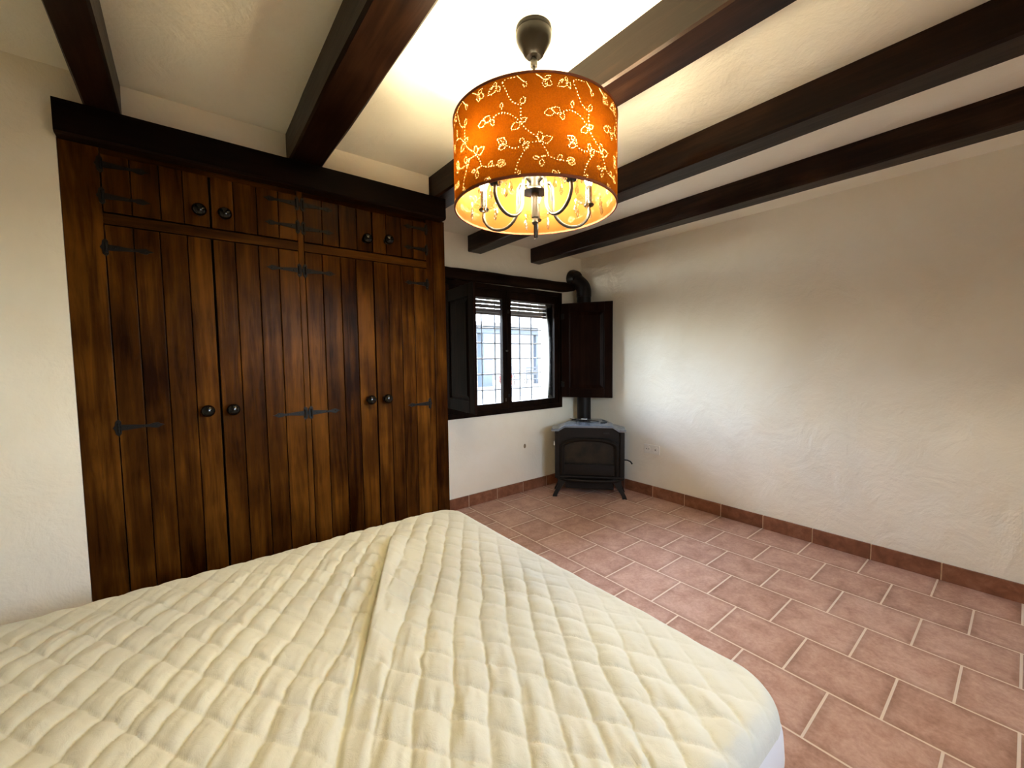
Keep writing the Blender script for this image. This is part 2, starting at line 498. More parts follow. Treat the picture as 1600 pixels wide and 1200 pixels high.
# ------------------------------------------------------------------ wardrobe
WX = (-3.943, -2.272)
ward = thing('wardrobe', 'large dark brown plank door built-in wardrobe along the left side behind the bed', 'wardrobe', (0, 0, 0))
YB = -0.06
fr = MB()
zf = 2.262
fr.box(WX[0], -3.83, YW, YW + 0.05, 0, zf, 0, 0.003)
fr.box(-2.355, WX[1], YW, YW + 0.05, 0, zf, 0, 0.003)
fr.box(-2.402, -2.358, YW + 0.004, YW + 0.05, 0, zf, 0, 0.002)
fr.box(-3.118, -3.092, YW + 0.001, YW + 0.05, 0, zf, 0, 0.002)
fr.build('face_frame', M['ward'], ward)
for (a_, b_) in ((-3.83, -3.118), (-3.092, -2.402)):
    MB().box(a_, b_, YW + 0.001, YW + 0.05, 1.958, 2.000, 0, 0.002).build('rail', M['ward_x'], ward)
    MB().box(a_, b_, YW + 0.001, YW + 0.05, 0.0, 0.08, 0, 0.002).build('plinth', M['ward_x'], ward)
MB().box(-3.83, -2.402, YW + 0.02, YW + 0.05, 2.236, zf, 0, 0.001).build('top_rail', M['ward_x'], ward)

ca = MB()
ca.box(WX[0], WX[0] + 0.03, YW + 0.05, YB, 0, zf).box(WX[1] - 0.03, WX[1], YW + 0.05, YB, 0, zf).box(WX[0] + 0.03, WX[1] - 0.03, YB - 0.02, YB, 0, zf)
ca.box(WX[0] + 0.03, WX[1] - 0.03, YW + 0.052, YB - 0.02, zf - 0.02, zf).box(WX[0] + 0.03, WX[1] - 0.03, YW + 0.05, YB - 0.02, 0.06, 0.08)
ca.build('carcass', M['ward'], ward)
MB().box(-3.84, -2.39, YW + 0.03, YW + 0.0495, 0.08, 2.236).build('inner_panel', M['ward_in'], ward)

def plank_door(x0, x1, z0, z1, n, knob_x, knob_z, hinge_side, hinge_z):
    """n tongue and groove planks with narrow dark joints"""
    d = MB(); g = 0.0016
    wd = (x1 - x0) / n
    xs = [x0] + [x0 + wd * k + random.uniform(-0.006, 0.006) for k in range(1, n)] + [x1]
    for k in range(n):
        a = xs[k] + (g if k else 0); b = xs[k + 1] - (g if k < n - 1 else 0)
        d.box(a, b, YW - 0.004, YW + 0.018, z0, z1, 0, 0.0028)
    o = d.build('door', M['ward'], ward)
    for k in range(1):
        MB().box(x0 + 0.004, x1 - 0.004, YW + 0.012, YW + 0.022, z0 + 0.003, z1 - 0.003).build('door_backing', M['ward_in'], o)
    kb = MB()
    kb.lathe([(0.0001, 0), (0.017, 0.0), (0.018, 0.004), (0.010, 0.007), (0.009, 0.018), (0.016, 0.023), (0.025, 0.033), (0.0275, 0.043), (0.025, 0.052), (0.017, 0.060), (0.008, 0.063), (0.0001, 0.0635)], (knob_x, YW - 0.004, knob_z), 24, 0, (0, -1, 0))
    kb.build('knob', M['knob'], o, True)
    for hz in hinge_z:
        h = MB(); s = hinge_side           # strap runs from the stile (s=+1: hinge at the right edge) over the door
        xe = x1 if s > 0 else x0
        Ls = 0.125
        pts = [(0.012, -0.012), (0.022, -0.022), (0.010, -0.034), (-0.010, -0.034), (-0.012, -0.012)]
        # butterfly plate on the stile
        pl = [(0.002, -0.036), (0.012, -0.026), (0.014, -0.010), (0.020, 0.0), (0.014, 0.010), (0.012, 0.026), (0.002, 0.036), (-0.006, 0.026), (-0.006, -0.026)]
        h.prism([(xe + s * (x - 0.001), hz + z) for x, z in pl], 0.004, Matrix.Translation((0, YW - 0.006, 0)))
        st = [(0.0, -0.013), (-0.055, -0.008), (-0.095, -0.0055), (-0.105, -0.010), (-0.122, -0.012), (-0.132, -0.005), (-0.146, 0.0), (-0.132, 0.005), (-0.122, 0.012), (-0.105, 0.010), (-0.095, 0.0055), (-0.055, 0.008), (0.0, 0.013)]
        h.prism([(xe + s * x, hz + z) for x, z in st], 0.003, Matrix.Translation((0, YW - 0.0068, 0)))
        h.tube([(xe, YW - 0.008, hz - 0.02), (xe, YW - 0.008, hz + 0.02)], 0.0045, 10)
        for q in (-0.025, -0.075, -0.12):
            h.sphere((xe + s * q, YW - 0.007, hz), 0.0028, 8, 6)
        h.build('hinge', M['hinge'], o)
    return o
ZL = (0.083, 1.953); ZU = (2.006, 2.232)
plank_door(-3.826, -3.4805, *ZL, 4, -3.528, 1.173, -1, (1.862, 1.125, 0.35))
plank_door(-3.4715, -3.1205, *ZL, 4, -3.432, 1.171, 1, (1.857, 1.122, 0.35))
plank_door(-3.0895, -2.7405, *ZL, 4, -2.785, 1.170, -1, (1.857, 1.122, 0.35))
plank_door(-2.7325, -2.4045, *ZL, 4, -2.688, 1.170, 1, (1.859, 1.117, 0.35))
plank_door(-3.826, -3.4805, *ZU, 4, -3.518, 2.066, -1, (2.19, 2.066))
plank_door(-3.4715, -3.1205, *ZU, 4, -3.425, 2.068, 1, (2.19, 2.075))
plank_door(-3.0895, -2.7405, *ZU, 4, -2.778, 2.066, -1, (2.19, 2.072))
plank_door(-2.7325, -2.4045, *ZU, 4, -2.655, 2.080, 1, (2.19, 2.068))

# ------------------------------------------------------------------ window, shutters, lintel
win = thing('window_1', None, None, (0, 0, 0), kind='structure')
f = MB()
x0, x1, z0, z1 = -1.83, -0.322, 0.845, 2.105
f.box(x0, x0 + 0.05, -0.018, -0.0005, z0, z1, 0, 0.002).box(x1 - 0.05, x1, -0.018, -0.0005, z0, z1, 0, 0.002)
f.box(x0 + 0.05, x1 - 0.05, -0.018, -0.0005, z0, z0 + 0.05, 0, 0.002).box(x0 + 0.05, x1 - 0.05, -0.018, -0.0005, z1 - 0.045, z1, 0, 0.002)
f.build('window_frame', M['win'], win)
for (a, b, s) in ((-1.785, -1.0790, 1), (-1.0750, -0.366, -1)):
    c = MB(); zb, zt = 0.890, 2.064
    c.box(a, a + 0.053, 0.003, 0.05, zb, zt, 0, 0.003).box(b - 0.053, b, 0.003, 0.05, zb, zt, 0, 0.003)
    c.box(a + 0.053, b - 0.053, 0.003, 0.05, zb, zb + 0.064, 0, 0.003).box(a + 0.053, b - 0.053, 0.003, 0.05, zt - 0.084, zt, 0, 0.003)
    co = c.build('casement', M['win'], win)
    MB().box(a + 0.05, b - 0.05, 0.024, 0.028, zb + 0.06, zt - 0.08).build('glass_pane', M['glass'], co)
    e = b if s > 0 else a
    h = MB()
    if s > 0:
        h.lathe([(0.0001, 0), (0.008, 0), (0.009, 0.006), (0.006, 0.012), (0.011, 0.02), (0.0001, 0.026)], (e - 0.012, 0.003, 1.47), 12, 0, (0, -1, 0))
        h.box(e - 0.03, e - 0.018, -0.004, 0.003, 0.965, 0.995, 0, 0.001)
        h.build('latch', M['silver'], co, True)
    else:
        for hz in (1.02, 1.86):
            MB().box(e - 0.0, e + 0.022, -0.005, 0.003, hz - 0.015, hz + 0.015, 0, 0.001).build('catch', M['iron'], co)

def shutter(hinge, end, z0, z1, label, flip):
    d = Vector((end[0] - hinge[0], end[1] - hinge[1], 0)); wd = d.length
    t = thing('window_shutter', label, 'shutter', (hinge[0], hinge[1], z0), math.atan2(d.y, d.x), 'window shutters')
    h = z1 - z0; th = 0.028
    m = MB(); s = 0.085
    m.box(0, s, -th / 2, th / 2, 0, h, 0, 0.004).box(wd - s, wd, -th / 2, th / 2, 0, h, 0, 0.004)
    m.box(s, wd - s, -th / 2, th / 2, 0, s + 0.01, 0, 0.004).box(s, wd - s, -th / 2, th / 2, h - s - 0.01, h, 0, 0.004)
    m.build('frame', M['shutter'], t)
    p = MB()
    a0, a1, c0, c1 = s, wd - s, s + 0.01, h - s - 0.01
    for sg in (1, -1):
        y1 = sg * 0.006; y2 = sg * 0.012; k = 0.045
        vs = [(a0, y1, c0), (a1, y1, c0), (a1, y1, c1), (a0, y1, c1), (a0 + 0.012, y1 * 0.4, c0 + 0.012), (a1 - 0.012, y1 * 0.4, c0 + 0.012), (a1 - 0.012, y1 * 0.4, c1 - 0.012), (a0 + 0.012, y1 * 0.4, c1 - 0.012),
              (a0 + k, y2, c0 + k), (a1 - k, y2, c0 + k), (a1 - k, y2, c1 - k), (a0 + k, y2, c1 - k)]
        fs = [(0, 1, 5, 4), (1, 2, 6, 5), (2, 3, 7, 6), (3, 0, 4, 7), (4, 5, 9, 8), (5, 6, 10, 9), (6, 7, 11, 10), (7, 4, 8, 11), (8, 9, 10, 11)]
        p.add(vs, fs)
    p.build('panel', M['shutter'], t)
    b = MB()
    for (A, B) in (((s, c0), (s, c1)), ((wd - s, c0), (wd - s, c1)), ((s, c0), (wd - s, c0)), ((s, c1), (wd - s, c1))):
        for sg in (1, -1):
            b.tube([(A[0], sg * 0.011, A[1]), (B[0], sg * 0.011, B[1])], 0.006, 8)
    b.build('moulding', M['shutter'], t, True)
    for hz in (0.14, h - 0.14):
        hg = MB()
        hg.tube([(-0.004, 0, hz - 0.03), (-0.004, 0, hz + 0.03)], 0.006, 10)
        hg.box(-0.004, 0.03, -th / 2 - 0.002, -th / 2, hz - 0.03, hz + 0.03)
        hg.build('hinge', M['iron'], t)
    return t
shutter((-0.345, -0.036), (-0.062, -0.505), 0.962, 1.985, 'dark panelled window shutter swung open against the right wall above the stove', 1)
shutter((-1.79, -0.036), (-1.845, -0.585), 0.962, 1.985, 'dark panelled window shutter standing open beside the wardrobe, left of the glass', -1)

lt = MB()
n = 26; sec = 10; vs = []; fs = []
for i in range(n + 1):
    t = i / n; x = -2.02 + t * (2.02 - 0.165)
    zc = 2.150 + 0.018 * t + 0.006 * noise.noise(Vector((t * 6, 1, 3)))
    hz = 0.052 + 0.006 * noise.noise(Vector((t * 9, 4, 3))) - (0.022 * max(0, (t - 0.93) / 0.07))
    for k in range(sec):
        a = 2 * PI * k / sec
        y = -0.036 + 0.034 * math.copysign(abs(math.cos(a)) ** 0.6, math.cos(a))
        z = zc + hz * math.copysign(abs(math.sin(a)) ** 0.6, math.sin(a)) + 0.004 * noise.noise(Vector((t * 22, k * 1.7, 8)))
        vs.append((x, min(y, -0.001), z))
for i in range(n):
    for k in range(sec):
        l = (k + 1) % sec
        fs.append((i * sec + k, i * sec + l, (i + 1) * sec + l, (i + 1) * sec + k))
fs.append(tuple(range(sec))); fs.append(tuple(n * sec + k for k in reversed(range(sec))))
tag(lt.add(vs, fs).build('window_lintel', M['beam_x'], None, True, 50), 'rough dark timber lintel over the window', 'lintel')

# outside of the window: iron grille and half raised roller blind
g = thing('window_grille', 'iron bar grille outside the window', 'grille', (0, 0.29, 0))
hbars = MB()
for z in (1.064, 1.229, 1.394, 1.558, 1.714, 1.88, 2.04):
    hbars.tube([(-1.79, 0, z), (-0.36, 0, z)], 0.0072, 8)
hbars.build('crossbars', M['grille'], g, True)
for x in (-1.70, -1.53, -1.36, -1.19, -1.02, -0.85, -0.68, -0.51):
    MB().tube([(x, 0.0, WZ0), (x, 0.0, WZ1)], 0.0078, 8).build('upright_bar', M['grille'], g, True)
rb = thing('roller_blind', 'pinkish slatted roller blind rolled up at the top of the window outside', 'blind', (0, 0.2, 0))
s = MB()
for k in range(5):
    z = 2.07 - 0.041 * (k + 1)
    s.box(WX0 + 0.002, WX1 - 0.002, -0.006 - 0.002 * (k % 2), 0.006, z + 0.002, z + 0.040, 0, 0.003)
s.build('slats', M['slat'], rb)
MB().box(WX0 + 0.002, WX1 - 0.002, -0.012, 0.012, 2.07 - 0.23, 2.07 - 0.207, 0, 0.004).build('bottom_rail', M['slat'], rb)

# ------------------------------------------------------------------ stove in the corner
ST = (-0.5125, -0.575); SA = math.atan2(-0.747, 0.665)
st = thing('stove', 'black cast iron stove on four legs standing in the room corner below the window', 'stove', (ST[0], ST[1], 0), SA)
def plan(poly, z0, z1, m):
    k = len(poly)
    vs = [(x, y, z0) for x, y in poly] + [(x, y, z1) for x, y in poly]
    fs = [tuple(reversed(range(k))), tuple(range(k, 2 * k))] + [(i, (i + 1) % k, (i + 1) % k + k, i + k) for i in range(k)]
    return m.add(vs, fs)
b = MB()
plan([(-0.325, 0.03), (0.325, 0.03), (0.325, 0.2), (0.2, 0.42), (-0.2, 0.42), (-0.325, 0.2)], 0.17, 0.664, b)
b.prism([(-0.30, 0.60), (-0.30, 0.664), (-0.236, 0.704), (0.221, 0.704), (0.283, 0.664), (0.283, 0.60)], 0.2, Matrix.Translation((0, 0.012, 0)))
for s in (-1, 1):
    b.box(s * 0.318 - 0.022, s * 0.318 + 0.022, 0.004, 0.05, 0.185, 0.664, 0, 0.006)      # corner pilasters
b.box(-0.34, 0.34, -0.004, 0.08, 0.196, 0.216, 0, 0.006)
b.box(-0.24, 0.24, 0.05, 0.36, 0.07, 0.17, 0, 0.01)                                     # ash pan below
b.build('body', M['stove'], st)
tp = MB()
prof = [(-0.372, 0.665), (-0.302, 0.667), (-0.238, 0.706), (0.223, 0.706), (0.285, 0.667), (0.352, 0.665)]
rows = [(-0.028, 1.0, 0), (0.0, 1.0, 0.003), (0.20, 1.0, 0.003), (0.455, 0.60, 0.003)]
vs = []; fs = []; k = len(prof)
for (y, sx, dz) in rows:
    for (x, z) in prof: vs.append((x * sx, y, z + 0.018 + dz))
    for (x, z) in prof: vs.append((x * sx, y, z))
R = 2 * k
for i in range(len(rows) - 1):
    for j in range(k - 1):
        fs.append((i * R + j, i * R + j + 1, (i + 1) * R + j + 1, (i + 1) * R + j))
        fs.append((i * R + k + j + 1, i * R + k + j, (i + 1) * R + k + j, (i + 1) * R + k + j + 1))
    fs.append((i * R, (i + 1) * R, (i + 1) * R + k, i * R + k)); fs.append((i * R + k - 1, i * R + 2 * k - 1, (i + 1) * R + 2 * k - 1, (i + 1) * R + k - 1))
for j in range(k - 1):
    fs.append((j, k + j, k + j + 1, j + 1))
    o_ = (len(rows) - 1) * R
    fs.append((o_ + j + 1, o_ + k + j + 1, o_ + k + j, o_ + j))
top = tp.add(vs, fs).build('top_plate', M['stove_top'], st)
tag(top, 'top plate with sloping wings, window reflection coloured in bluish grey')
# arched door
def arch(hw, z0, zs, zt, n=18):
    pts = [(-hw, z0), (-hw, zs)]
    for i in range(1, n):
        a = PI * (1 - i / n)
        pts.append((hw * math.cos(a), zs + (zt - zs) * math.sin(a) ** 0.8))
    return pts + [(hw, zs), (hw, z0)]
dm = MB()
oa = arch(0.288, 0.222, 0.505, 0.60); ia = arch(0.243, 0.222, 0.495, 0.565)
ring = []
for (A, B) in zip(oa, ia): ring.append((A, B))
vs = []; fs = []
for (A, B) in ring:
    mid = ((A[0] + B[0]) / 2, (A[1] + B[1]) / 2)
    vs += [(A[0], 0.03, A[1]), (A[0], 0.004, A[1]), (mid[0], -0.012, mid[1]), (B[0], 0.004, B[1]), (B[0], 0.026, B[1])]
for i in range(len(ring) - 1):
    for j in range(4):
        fs.append((i * 5 + j, i * 5 + j + 1, (i + 1) * 5 + j + 1, (i + 1) * 5 + j))
dm.add(vs, fs)
dm.box(-0.243, 0.243, 0.008, 0.03, 0.222, 0.325, 0, 0.004)
dm.box(-0.243, 0.243, -0.006, 0.02, 0.322, 0.336, 0, 0.004)
door = dm.build('stove_door', M['stove'], st, True, 30)
gm = MB().prism(arch(0.243, 0.33, 0.495, 0.565), 0.004, Matrix.Translation((0, 0.024, 0)))
tag(gm.build('door_glass', M['stove_glass'], door), 'sooty brown glass')
hm = MB()
hm.tube([(0.335, 0.03, 0.385), (0.365, 0.0, 0.39), (0.392, -0.02, 0.382), (0.408, -0.03, 0.36)], [0.007, 0.006, 0.006, 0.008], 10)
hm.build('handle', M['iron'], st, True)
MB().box(0.135, 0.195, 0.006, 0.022, 0.640, 0.652, 0, 0.003).build('damper_knob', M['blackened'], st)
tag(MB().box(-0.352, -0.340, 0.015, 0.03, 0.515, 0.545, 0, 0.002).tube([(-0.346, 0.02, 0.53), (-0.346, 0.02, 0.56)], 0.004, 8).build('hinge_pin', M['white_plastic'], st), 'pale hinge pin on the left side')
lp = MB(); lpp = []
for i in range(15):
    t = -1 + 2 * i / 14
    lpp.append((0.30 * t, 0.02 - 0.055 * (1 - t * t), 0.168))
vs = []; fs = []
for (x, y, z) in lpp: vs += [(x, 0.08, z + 0.018), (x, y, z + 0.018), (x, y - 0.008, z + 0.006), (x, y, z - 0.008), (x, 0.08, z - 0.008)]
for i in range(14):
    for j in range(4): fs.append((i * 5 + j, i * 5 + j + 1, (i + 1) * 5 + j + 1, (i + 1) * 5 + j))
lp.add(vs, fs).build('ash_lip', M['stove'], st, True, 40)
for (sx, y0) in ((-1, 0.03), (1, 0.03), (-1, 0.2), (1, 0.2)):
    l = MB(); vs = []; fs = []
    fy = -1 if y0 < 0.1 else 1
    prof = [(0.205, 0.265, 0.055), (0.15, 0.275, 0.05), (0.10, 0.292, 0.042), (0.05, 0.322, 0.034), (0.018, 0.338, 0.034), (0.0, 0.342, 0.038)]
    for (z, x, wdt) in prof:
        off = fy * (0.03 * (0.205 - z) / 0.205)
        hx = wdt * (1.25 if z > 0.1 else 1.0)
        for (dx, dy) in ((-hx * 0.6, -0.024), (hx * 0.6, -0.024), (hx * 0.6, 0.02), (-hx * 0.6, 0.02)):
            vs.append((sx * (x + dx), y0 + off + dy + 0.012, z))
    for i in range(len(prof) - 1):
        for j in range(4):
            m_ = (j + 1) % 4
            fs.append((i * 4 + j, i * 4 + m_, (i + 1) * 4 + m_, (i + 1) * 4 + j))
    fs.append((3, 2, 1, 0)); fs.append(tuple(len(prof) * 4 - 4 + j for j in range(4)))
    l.add(vs, fs).build('leg', M['stove'], st)

# flue
pp = thing('stove_pipe', 'black stove flue pipe rising behind the shutter and bending into the wall', 'pipe', (-0.13, -0.165, 0))
MB().tube([(0, 0, 0.50), (0, 0, 2.10)], 0.076, 28).build('pipe', M['pipe'], pp, True)
e = MB(); pts = [(0, 0, 2.06)]
for i in range(9):
    a = math.radians(52) * i / 8
    pts.append((0.0, 0.12 * (1 - math.cos(a)), 2.11 + 0.12 * math.sin(a)))
pts.append((0.0, 0.090, pts[-1][2] + (0.090 - pts[-1][1]) * math.cos(math.radians(52)) / math.sin(math.radians(52))))
e.tube(pts, [0.080] * len(pts), 28)
e.build('elbow', M['pipe'], pp, True)
zt_ = pts[-1][2]
MB().lathe([(0.0001, 0.0), (0.108, 0.0), (0.108, 0.02), (0.092, 0.06), (0.084, 0.075), (0.0001, 0.076)], (0, 0.1640, zt_ + 0.035), 28, 0, (0, -1, 0)).build('wall_collar', M['pipe'], pp, True)
v1 = Vector((-0.13, -0.165, 0.55)); 
stub_dir = Vector((-0.747, -0.665, 0))
MB().tube([(0, 0, 0.56), (-0.747 * 0.125, -0.665 * 0.125, 0.56)], 0.06, 20).build('flue_stub', M['pipe'], pp, True)

# things left on the stove top
def on_stove(s, d, z):
    return Vector((ST[0] + 0.665 * s + 0.747 * d, ST[1] - 0.747 * s + 0.665 * d, z))
ZT = 0.7275
tl = thing('stove_tool', 'black iron stove tool with a white paper tag lying on the stove top', 'tool', on_stove(-0.05, 0.23, ZT), SA)
MB().tube([(-0.15, 0.15, 0.006), (-0.10, 0.09, 0.007), (-0.02, 0.0, 0.010), (0.02, -0.004, 0.014), (0.09, 0.012, 0.010), (0.15, 0.0, 0.005)], [0.004, 0.005, 0.006, 0.006, 0.005, 0.004], 10).build('rod', M['blackened'], tl, True)
MB().box(-0.05, -0.02, -0.03, 0.0, 0.0, 0.026, 0, 0.003).box(0.01, 0.03, -0.03, 0.0, 0.0, 0.026, 0, 0.003).build('jaw', M['blackened'], tl)
tg = MB().box(-0.03, 0.03, -0.02, 0.02, 0.026, 0.029).build('paper_tag', M['paper'], tl); tag(tg, 'white paper tag')
hk = MB().tube([(-0.035, -0.09, 0.005), (0.0, -0.075, 0.005), (0.022, -0.04, 0.005), (0.03, 0.0, 0.005), (0.02, 0.05, 0.005), (-0.01, 0.085, 0.005)], 0.0045, 10)
hk = hk.build('wire_hook', M['blackened'], None, True)
hk.location = on_stove(0.15, 0.23, ZT); hk.rotation_euler = (0, 0, SA)
tag(hk, 'curved dark wire hook lying on the right of the stove top', 'hook')

# ------------------------------------------------------------------ socket on the right wall
so = thing('wall_socket', 'cream double wall socket on the right wall beside the stove', 'socket', (0, -0.945, 0.475))
MB().box(-0.009, 0, -0.086, 0.086, -0.045, 0.045, 0, 0.003).build('cover_plate', M['white_plastic'], so)
for y in (0.043, -0.043):
    MB().lathe([(0.0001, 0.0), (0.030, 0.0), (0.030, 0.003), (0.026, 0.003), (0.024, 0.001), (0.0001, 0.001)], (-0.009, y, 0), 24, 0, (-1, 0, 0)).build('socket_insert', M['white_plastic'], so, True, 30)
    h = MB()
    if y > 0:
        for q in (-0.012, 0.012): h.lathe([(0.0001, 0), (0.0045, 0), (0.0045, 0.001), (0.0001, 0.001)], (-0.0102, y + q, 0), 10, 0, (-1, 0, 0))
    else:
        h.lathe([(0.0001, 0), (0.006, 0), (0.006, 0.001), (0.0001, 0.001)], (-0.0102, y, 0), 12, 0, (-1, 0, 0))
    h.build('socket_hole', M['dark'], so)

# ------------------------------------------------------------------ bed
BX0, BX1, BY0, BY1, BZ = -4.47, -2.482, -2.935, -1.305, 0.600
CR, ER = 0.135, 0.05
bb = thing('bed_base', 'low upholstered bed base under the mattress', 'bed', ((BX0 + BX1) / 2, (BY0 + BY1) / 2, 0))
hx, hy = (BX1 - BX0) / 2 - 0.05, (BY1 - BY0) / 2 - 0.05
MB().box(-hx, hx, -hy, hy, 0.13, 0.338, 0, 0.02).build('frame', M['base'], bb)
for sx in (-1, 1):
    for sy in (-1, 1):
        MB().lathe([(0.0001, 0), (0.022, 0), (0.030, 0.13), (0.0001, 0.13)], (sx * (hx - 0.12), sy * (hy - 0.12), 0), 16).build('leg', M['beam'], bb, True)
mt = thing('mattress', 'cream quilted mattress with a crumpled diagonal fold on the bed', 'mattress', (0, 0, 0))

def rr_clamp(X, Y):
    """signed inside distance to the rounded footprint, points outside pulled onto it"""
    cx, cy = (BX0 + BX1) / 2, (BY0 + BY1) / 2
    hx, hy = (BX1 - BX0) / 2, (BY1 - BY0) / 2
    dx = np.abs(X - cx) - (hx - CR); dy = np.abs(Y - cy) - (hy - CR)
    ox = np.maximum(dx, 0); oy = np.maximum(dy, 0)
    ln = np.sqrt(ox ** 2 + oy ** 2)
    sd = ln + np.minimum(np.maximum(dx, dy), 0) - CR
    out = sd > 0
    k = np.where(ln > 1e-9, CR / np.maximum(ln, 1e-9), 1)
    sx = np.sign(X - cx); sy = np.sign(Y - cy)
    X2 = np.where(out, cx + sx * (hx - CR + ox * k), X)
    Y2 = np.where(out, cy + sy * (hy - CR + oy * k), Y)
    X2 = np.where(out & (dx <= 0), X, X2); Y2 = np.where(out & (dy <= 0), Y, Y2)
    return X2, Y2, np.minimum(sd, 0) * -1

def vnoise(X, Y, s, ph=0.0, oct=3):
    out = np.zeros(X.shape); amp = 1.0; tot = 0
    rs = np.random.RandomState(int(ph * 17) + 5)
    for o in range(oct):
        g = rs.uniform(-1, 1, (257, 257))
        u = (X * s + ph * 3.1 + 50) % 256; v = (Y * s + ph * 7.7 + 50) % 256
        i = np.floor(u).astype(int); j = np.floor(v).astype(int)
        fu = u - i; fv = v - j
        fu = fu * fu * (3 - 2 * fu); fv = fv * fv * (3 - 2 * fv)
        out += amp * ((g[i, j] * (1 - fu) + g[i + 1, j] * fu) * (1 - fv) + (g[i, j + 1] * (1 - fu) + g[i + 1, j + 1] * fu) * fv)
        tot += amp; amp *= 0.5; s *= 2.0
    return out / tot

def quilt_height(X, Y):
    wx = X + 0.016 * vnoise(X, Y, 4.0, 1.0) + 0.005 * vnoise(X, Y, 17, 2.0) + 0.0022 * vnoise(X, Y, 60, 2.5, 1)
    wy = Y + 0.016 * vnoise(X, Y, 4.0, 3.0) + 0.005 * vnoise(X, Y, 17, 4.0) + 0.0022 * vnoise(X, Y, 60, 4.5, 1)
    # ridge: polyline of the big fold
    R = np.array([(-2.905, -1.50), (-2.955, -1.60), (-3.045, -1.775), (-3.155, -1.99), (-3.235, -2.14), (-3.305, -2.27), (-3.36, -2.38), (-3.43, -2.53)])
    best = np.full(X.shape, 9.0); sd = np.zeros(X.shape); tt = np.zeros(X.shape); acc = 0.0
    seg = np.diff(R, axis=0); ln = np.hypot(seg[:, 0], seg[:, 1]); tot = ln.sum()
    for k in range(len(seg)):
        d = seg[k] / ln[k]
        t = np.clip((X - R[k, 0]) * d[0] + (Y - R[k, 1]) * d[1], 0, ln[k])
        px = X - R[k, 0] - t * d[0]; py = Y - R[k, 1] - t * d[1]
        dist = np.hypot(px, py); s = d[0] * py - d[1] * px
        m = dist < best
        best = np.where(m, dist, best); sd = np.where(m, np.sign(s) * dist, sd); tt = np.where(m, (acc + t) / tot, tt)
        acc += ln[k]
    # sd > 0: towards the foot end (right of the fold); sd < 0: left of it
    a, b = 0.839, 0.545
    pull = 0.02 * np.exp(-(best / 0.16) ** 2)
    ua = (-a * wx + b * wy) / 0.0775 + 0.1
    ub = (a * wx + b * wy) / 0.0830 + 0.35
    fa = np.abs(np.sin(PI * ua)); fb = np.abs(np.sin(PI * ub))
    puff = (np.minimum(fa * 1.0, 1) ** 0.34) * (np.minimum(fb, 1) ** 0.28)
    amp = 0.021 * (0.85 + 0.35 * vnoise(X, Y, 5, 6.0))
    flat = np.clip((BX1 - X - 0.02) / 0.22, 0.2, 1) * np.clip((BY1 - Y - 0.01) / 0.2, 0.45, 1)
    nearfold = np.exp(-(np.maximum(sd, 0) / 0.035) ** 2) * np.clip(tt / 0.08, 0, 1) * np.clip((0.97 - tt) / 0.2, 0, 1) * np.exp(-(np.minimum(sd, 0) / 0.012) ** 2)
    h = puff * amp * flat * (1 - 0.75 * nearfold)
    # little gathers inside the cells
    gath = vnoise(-a * X + b * Y, (a * X + b * Y) * 0.28, 38, 7.0, 2)
    gat2 = vnoise((-a * X + b * Y) * 0.3, a * X + b * Y, 34, 9.0, 2)
    h += (0.0062 * gath * np.clip(0.5 + vnoise(X, Y, 3.5, 8.0), 0, 1) + 0.0056 * gat2 * np.clip(0.5 - vnoise(X, Y, 3.5, 8.0), 0, 1)) * np.clip(puff * 1.6, 0.15, 1) * np.maximum(flat, 0.4)
    # fold itself
    lift = np.clip(tt / 0.12, 0, 1) ** 0.7 * np.clip((0.80 - tt) / 0.25, 0.0, 1)
    w_r = 0.055 + 0.02 * vnoise(X, Y, 6, 11.0)
    fold = np.where(sd >= 0, np.exp(-(sd / w_r) ** 2), np.exp(-(sd / 0.007) ** 2))
    h += 0.040 * lift * fold
    crease = np.clip((tt - 0.03) / 0.1, 0, 1) * np.clip((1.0 - tt) / 0.05, 0, 1)
    h -= 0.016 * crease * np.exp(-((sd + 0.014) / 0.008) ** 2)
    # puckers running into the fold from the left
    pk = np.exp(-((sd + 0.07) / 0.05) ** 2) * np.clip((0.75 - tt) / 0.3, 0, 1) * np.clip(tt / 0.1, 0, 1)
    h += 0.010 * pk * vnoise(tt * 1.3, sd * 0.35, 14, 12.0, 2)
    h += 0.006 * vnoise(X, Y, 1.6, 13.0, 2)
    # stretched diagonal pulls toward the foot corner
    q = vnoise(0.35 * X + 0.5 * Y, 0.9 * X - 0.2 * Y, 11, 14.0, 2)
    h += 0.004 * q * np.clip((X + 3.0) / 0.4, 0, 1)
    return h

